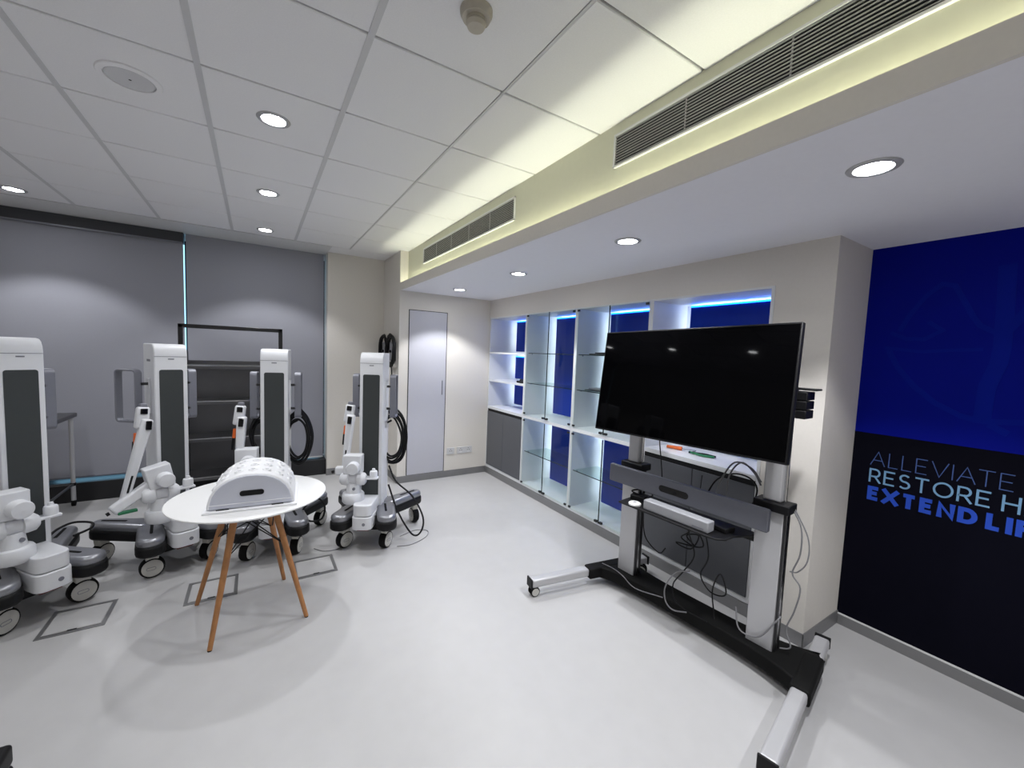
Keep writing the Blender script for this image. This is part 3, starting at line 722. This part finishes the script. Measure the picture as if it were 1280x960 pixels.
for u in (-.30, .28): MB().box((u-.02, -.062, 1.30), (u+.02, -.028, 1.80)).build('mount_arm', 'black', cart, bevel=.004)
# shelf
sh = MB().prism([(-.365,-.24),(.24,-.25),(.30,-.24),(.335,-.20),(.34,-.12),(.39,-.02),(.39,.05),(-.38,.05),(-.38,-.02)], .726, .738, 'xy').build('shelf', 'black', cart, bevel=.004)
MB().box((-.385,.0,.70),(.395,.03,.726)).build('shelf_rail', 'black', sh)

# television
tv = bpy.data.objects.new('television', None); COL.objects.link(tv)
tag(tv, 'large black flat television on the rolling stand', 'television')
yaw, pit, rol = rad(-86.3), rad(-7.57), rad(1.27)
u_ = Vector((math.cos(yaw), math.sin(yaw), 0)); n_ = u_.cross(Vector((0,0,1))); v_ = math.cos(pit)*Vector((0,0,1)) + math.sin(pit)*n_
u2 = u_*math.cos(rol) + v_*math.sin(rol); v2 = v_*math.cos(rol) - u_*math.sin(rol); n2 = u2.cross(v2)
mw = Matrix(((u2.x, -n2.x, v2.x, 2.185), (u2.y, -n2.y, v2.y, 1.553), (u2.z, -n2.z, v2.z, 1.551), (0,0,0,1)))
tv.matrix_world = mw
MB().box((-.62, 0, -.355), (.62, .035, .355)).build('casing', 'black', tv, bevel=.004)
MB().box((-.611, -.0012, -.343), (.611, .002, .346)).build('screen', 'screen', tv)
MB().box((-.44, .034, -.26), (.44, .062, .16)).build('rear_housing', 'black', tv, bevel=.012)
# video bar
vb = thing('video_bar', 'long grey video conference bar with a black oval camera window', 'video bar', CW(0,0,0), YAW)
bp = MB().prism(rrect(-.545,.505,.818,.942,.010,3), -.125, -.095, 'xz').build('bar_body', 'bar_grey', vb, bevel=.005)
MB().prism(rrect(-.140,.062,.856,.898,.0205,6), -.1265, -.124, 'xz').build('camera_window', 'black_gloss', vb)
MB().cyl((-.03,-.1275,.877),(-.03,-.126,.877),.012,n=16).build('lens', 'black', vb)
MB().box((-.45,-.095,.85),(-.40,.0,.91)).build('bracket', 'black', vb); MB().box((.41,-.095,.85),(.46,.0,.91)).build('bracket', 'black', vb)
# things on the shelf
cd = thing('codec_box', 'long pale grey codec box on the black shelf', 'codec box', CW(.03,-.185,.7385), YAW+rad(-1))
MB().box((-.215,-.035,0),(.215,.035,.062)).build('housing', 'codec', cd, bevel=.006); MB().box((.12,-.0356,.012),(.19,-.034,.020)).build('port_row', 'robot_grey', cd); MB().box((-.2,-.03,-.0005),(.2,.03,.003)).build('rubber_foot', 'rubber', cd)
pk = thing('white_puck', 'small round white puck at the left end of the shelf', 'puck', CW(-.262,-.20,.7385), YAW)
MB().lathe([(0,.016),(.032,.016),(.040,.010),(.040,0),(0,0)], n=28).build('body', 'table_white', pk); MB().lathe([(0,.0175),(.012,.0165)], n=16).build('button', 'codec', pk)
ad = thing('power_adapter', 'black power adapter behind the white puck', 'adapter', CW(-.305,-.10,.7385), YAW+rad(15))
MB().box((-.05,-.03,0),(.05,.03,.035)).build('brick', 'black', ad, bevel=.006); MB().tube([(.05,0,.02),(.09,.01,.05),(.05,.04,.065),(-.02,.03,.06),(-.05,.0,.05),(.0,-.02,.045)],.005).build('lead', 'black', ad)
ad = thing('network_box', 'flat black box at the right end of the shelf', 'device', CW(.235,-.085,.7385), YAW+rad(-8))
MB().box((-.075,-.045,0),(.075,.045,.028)).build('housing', 'black', ad, bevel=.005); MB().box((-.04,-.0455,.008),(.04,-.044,.018)).build('port_row', 'dark_steel', ad)
# box on the right column
sp = thing('media_player', 'black stacked box clamped behind the right edge of the television', 'device', CW(.545,.03,1.425), YAW)
for k in range(3): MB().box((-.02,-.06,.003+k*.048),(.052,.05,.046+k*.048)).build('module', 'black', sp, bevel=.004)
MB().box((-.055,-.04,.150),(.085,.04,.160)).build('top_plate', 'black', sp, bevel=.004); MB().box((-.05,-.046,.0),(-.02,.046,.15)).build('clamp', 'dark_steel', sp)

# cables on the stand
GT = 'loose cables on the television stand'
def cc(label, pts, r=.0045, m='black'): return cable(label, [CW(*p) for p in pts], r, m, 'loose_cable', group=GT)
cc('grey cable hanging in loops right of the right column', [(.55,.06,.93),(.60,.05,.84),(.605,.05,.70),(.575,.06,.58),(.62,.05,.52),(.60,.06,.38),(.57,.06,.26),(.60,.05,.18),(.555,.04,.15)], .004, 'cable_grey')
cc('second grey cable beside the right column', [(.55,.07,.94),(.63,.06,.80),(.64,.05,.68),(.60,.06,.60),(.56,.07,.58)], .0035, 'cable_grey')
cc('grey cable swinging low across the right column', [(.555,.02,.34),(.535,-.01,.30),(.48,-.02,.20),(.42,-.02,.165),(.36,-.02,.18),(.33,.0,.28)], .0042, 'cable_grey')
cc('black cable drooping from the shelf onto the base beam', [(.02,-.06,.72),(.03,-.02,.60),(.05,.02,.46),(.0,-.01,.34),(-.05,-.03,.24),(-.02,-.05,.16),(.06,-.06,.135),(.2,-.06,.135)], .0042)
cc('grey cable loop hanging over the front of the base beam', [(.04,.0,.36),(-.04,-.03,.32),(-.08,-.07,.22),(-.06,-.09,.14),(.0,-.10,.115),(.08,-.08,.135)], .0045, 'cable_grey')
cc('black cable looping under the right half of the shelf', [(.10,.0,.72),(.14,.02,.50),(.10,.02,.36),(.17,.02,.28),(.26,.02,.31),(.22,.02,.42),(.18,.02,.30),(.20,.02,.16),(.21,.01,.13)], .0042)
cc('black cable along the left column inside', [(-.34,.02,.72),(-.35,.03,.60),(-.33,.03,.46),(-.28,.03,.40),(-.20,.03,.37),(-.16,.03,.42)], .0042)
cc('black knotted cable bundle under the shelf middle', [(.0,-.03,.72),(.02,.0,.62),(-.04,.01,.55),(.05,.02,.52),(.0,.0,.58),(.07,.02,.60),(.03,.01,.50),(-.08,.02,.50),(.10,.02,.54),(.04,.02,.66)], .0045)
cc('thin cable lying along the left end of the base beam', [(-.62,-.06,.133),(-.52,-.05,.133),(-.42,-.07,.132),(-.30,-.08,.10),(-.1,-.06,.131)], .0035, 'cable_grey')
cc('thin black cable dangling below the left side of the screen', [(-.27,.04,1.35),(-.27,.05,1.15),(-.25,.05,1.02),(-.24,.06,.90),(-.22,.04,.80)], .004)
cc('grey cable arch on the right below the screen', [(.10,.10,.80),(.14,.12,.98),(.20,.14,1.09),(.30,.13,1.08),(.37,.10,1.02)], .005, 'cable_grey')
cc('grey inner cable arch on the right below the screen', [(.18,.10,.82),(.18,.12,1.0),(.24,.13,1.10),(.32,.12,1.06),(.37,.10,1.00)], .005, 'cable_grey')
cc('black cable arch on the right below the screen', [(.04,.10,.80),(.10,.12,.95),(.20,.13,1.02),(.30,.12,1.02),(.36,.08,.97),(.33,.08,.84)], .005)
cc('thin black cable hanging in front of the grey cupboard', [(-.03,.20,.94),(-.03,.19,.86),(-.035,.19,.78)], .003)

# ------------------------------------------------------------------ steel rack and steel table by the windows
rk = thing('steel_rack', 'tall dark steel rack with four shelves behind the robots', 'rack', (-.215, 5.52, 0))
for sx in (-1, 1):
    for sy in (-1, 1):
        pst = MB().box((sx*.445-.02, sy*.17-.02, .05), (sx*.445+.02, sy*.17+.02, 1.885 if sy < 0 else 1.60)).build('post', 'dark_steel', rk, bevel=.004)
        MB().cyl((sx*.445, sy*.17-.012, .04), (sx*.445, sy*.17+.012, .04), .04, n=18).build('wheel', 'rubber', pst)
MB().box((-.465,-.19,1.845),(.465,-.15,1.885)).build('top_bar', 'dark_steel', rk, bevel=.004)
for z in (1.46, 1.08, .68, .26):
    s_ = MB().box((-.424,-.185,z-.035),(.424,.185,z)).build('shelf', 'steel', rk, bevel=.003); MB().box((-.424,-.188,z-.006),(.424,-.184,z+.003)).build('front_lip', 'chrome', s_)
MB().box((-.424,.172,.26),(.424,.184,1.50)).build('back_sheet', 'steel', rk)

st = thing('steel_table', 'stainless steel instrument table beside the leftmost robot', 'table', (-1.90, 5.27, 0))
MB().box((-.36,-.50,.905),(.36,.50,.945)).build('table_top', 'steel', st, bevel=.006)
for sx in (-1, 1):
    for sy in (-1, 1):
        l_ = MB().cyl((sx*.325, sy*.45, .06), (sx*.325, sy*.45, .905), .018, n=14).build('leg', 'silver', st)
        MB().cyl((sx*.325, sy*.45, .21), (sx*.325, sy*.45, .24), .022, n=12).build('collar', 'black', l_); MB().cyl((sx*.325-.012, sy*.45, .033), (sx*.325+.012, sy*.45, .033), .033, n=16).build('wheel', 'rubber', l_)
    MB().cyl((sx*.325,-.45,.225),(sx*.325,.45,.225),.012,n=10).build('side_rail', 'steel', st)
MB().cyl((-.325,.45,.225),(.325,.45,.225),.012,n=10).build('rear_rail', 'steel', st)

# black equipment case whose corner peeks in at the lower left
ec = thing('equipment_case', 'black equipment case corner at the lower left edge', 'case', (-1.005, 1.85, 0))
MB().box((-.26,-.22,0),(.26,.22,.17)).build('case_body', 'black', ec, bevel=.015, seg=3); MB().box((-.26,-.22,.173),(.26,.22,.25)).build('lid', 'black', ec, bevel=.015, seg=3)
for y in (-.12, .12): MB().box((.259,y-.02,.15),(.266,y+.02,.20)).build('latch', 'dark_steel', ec, bevel=.002)
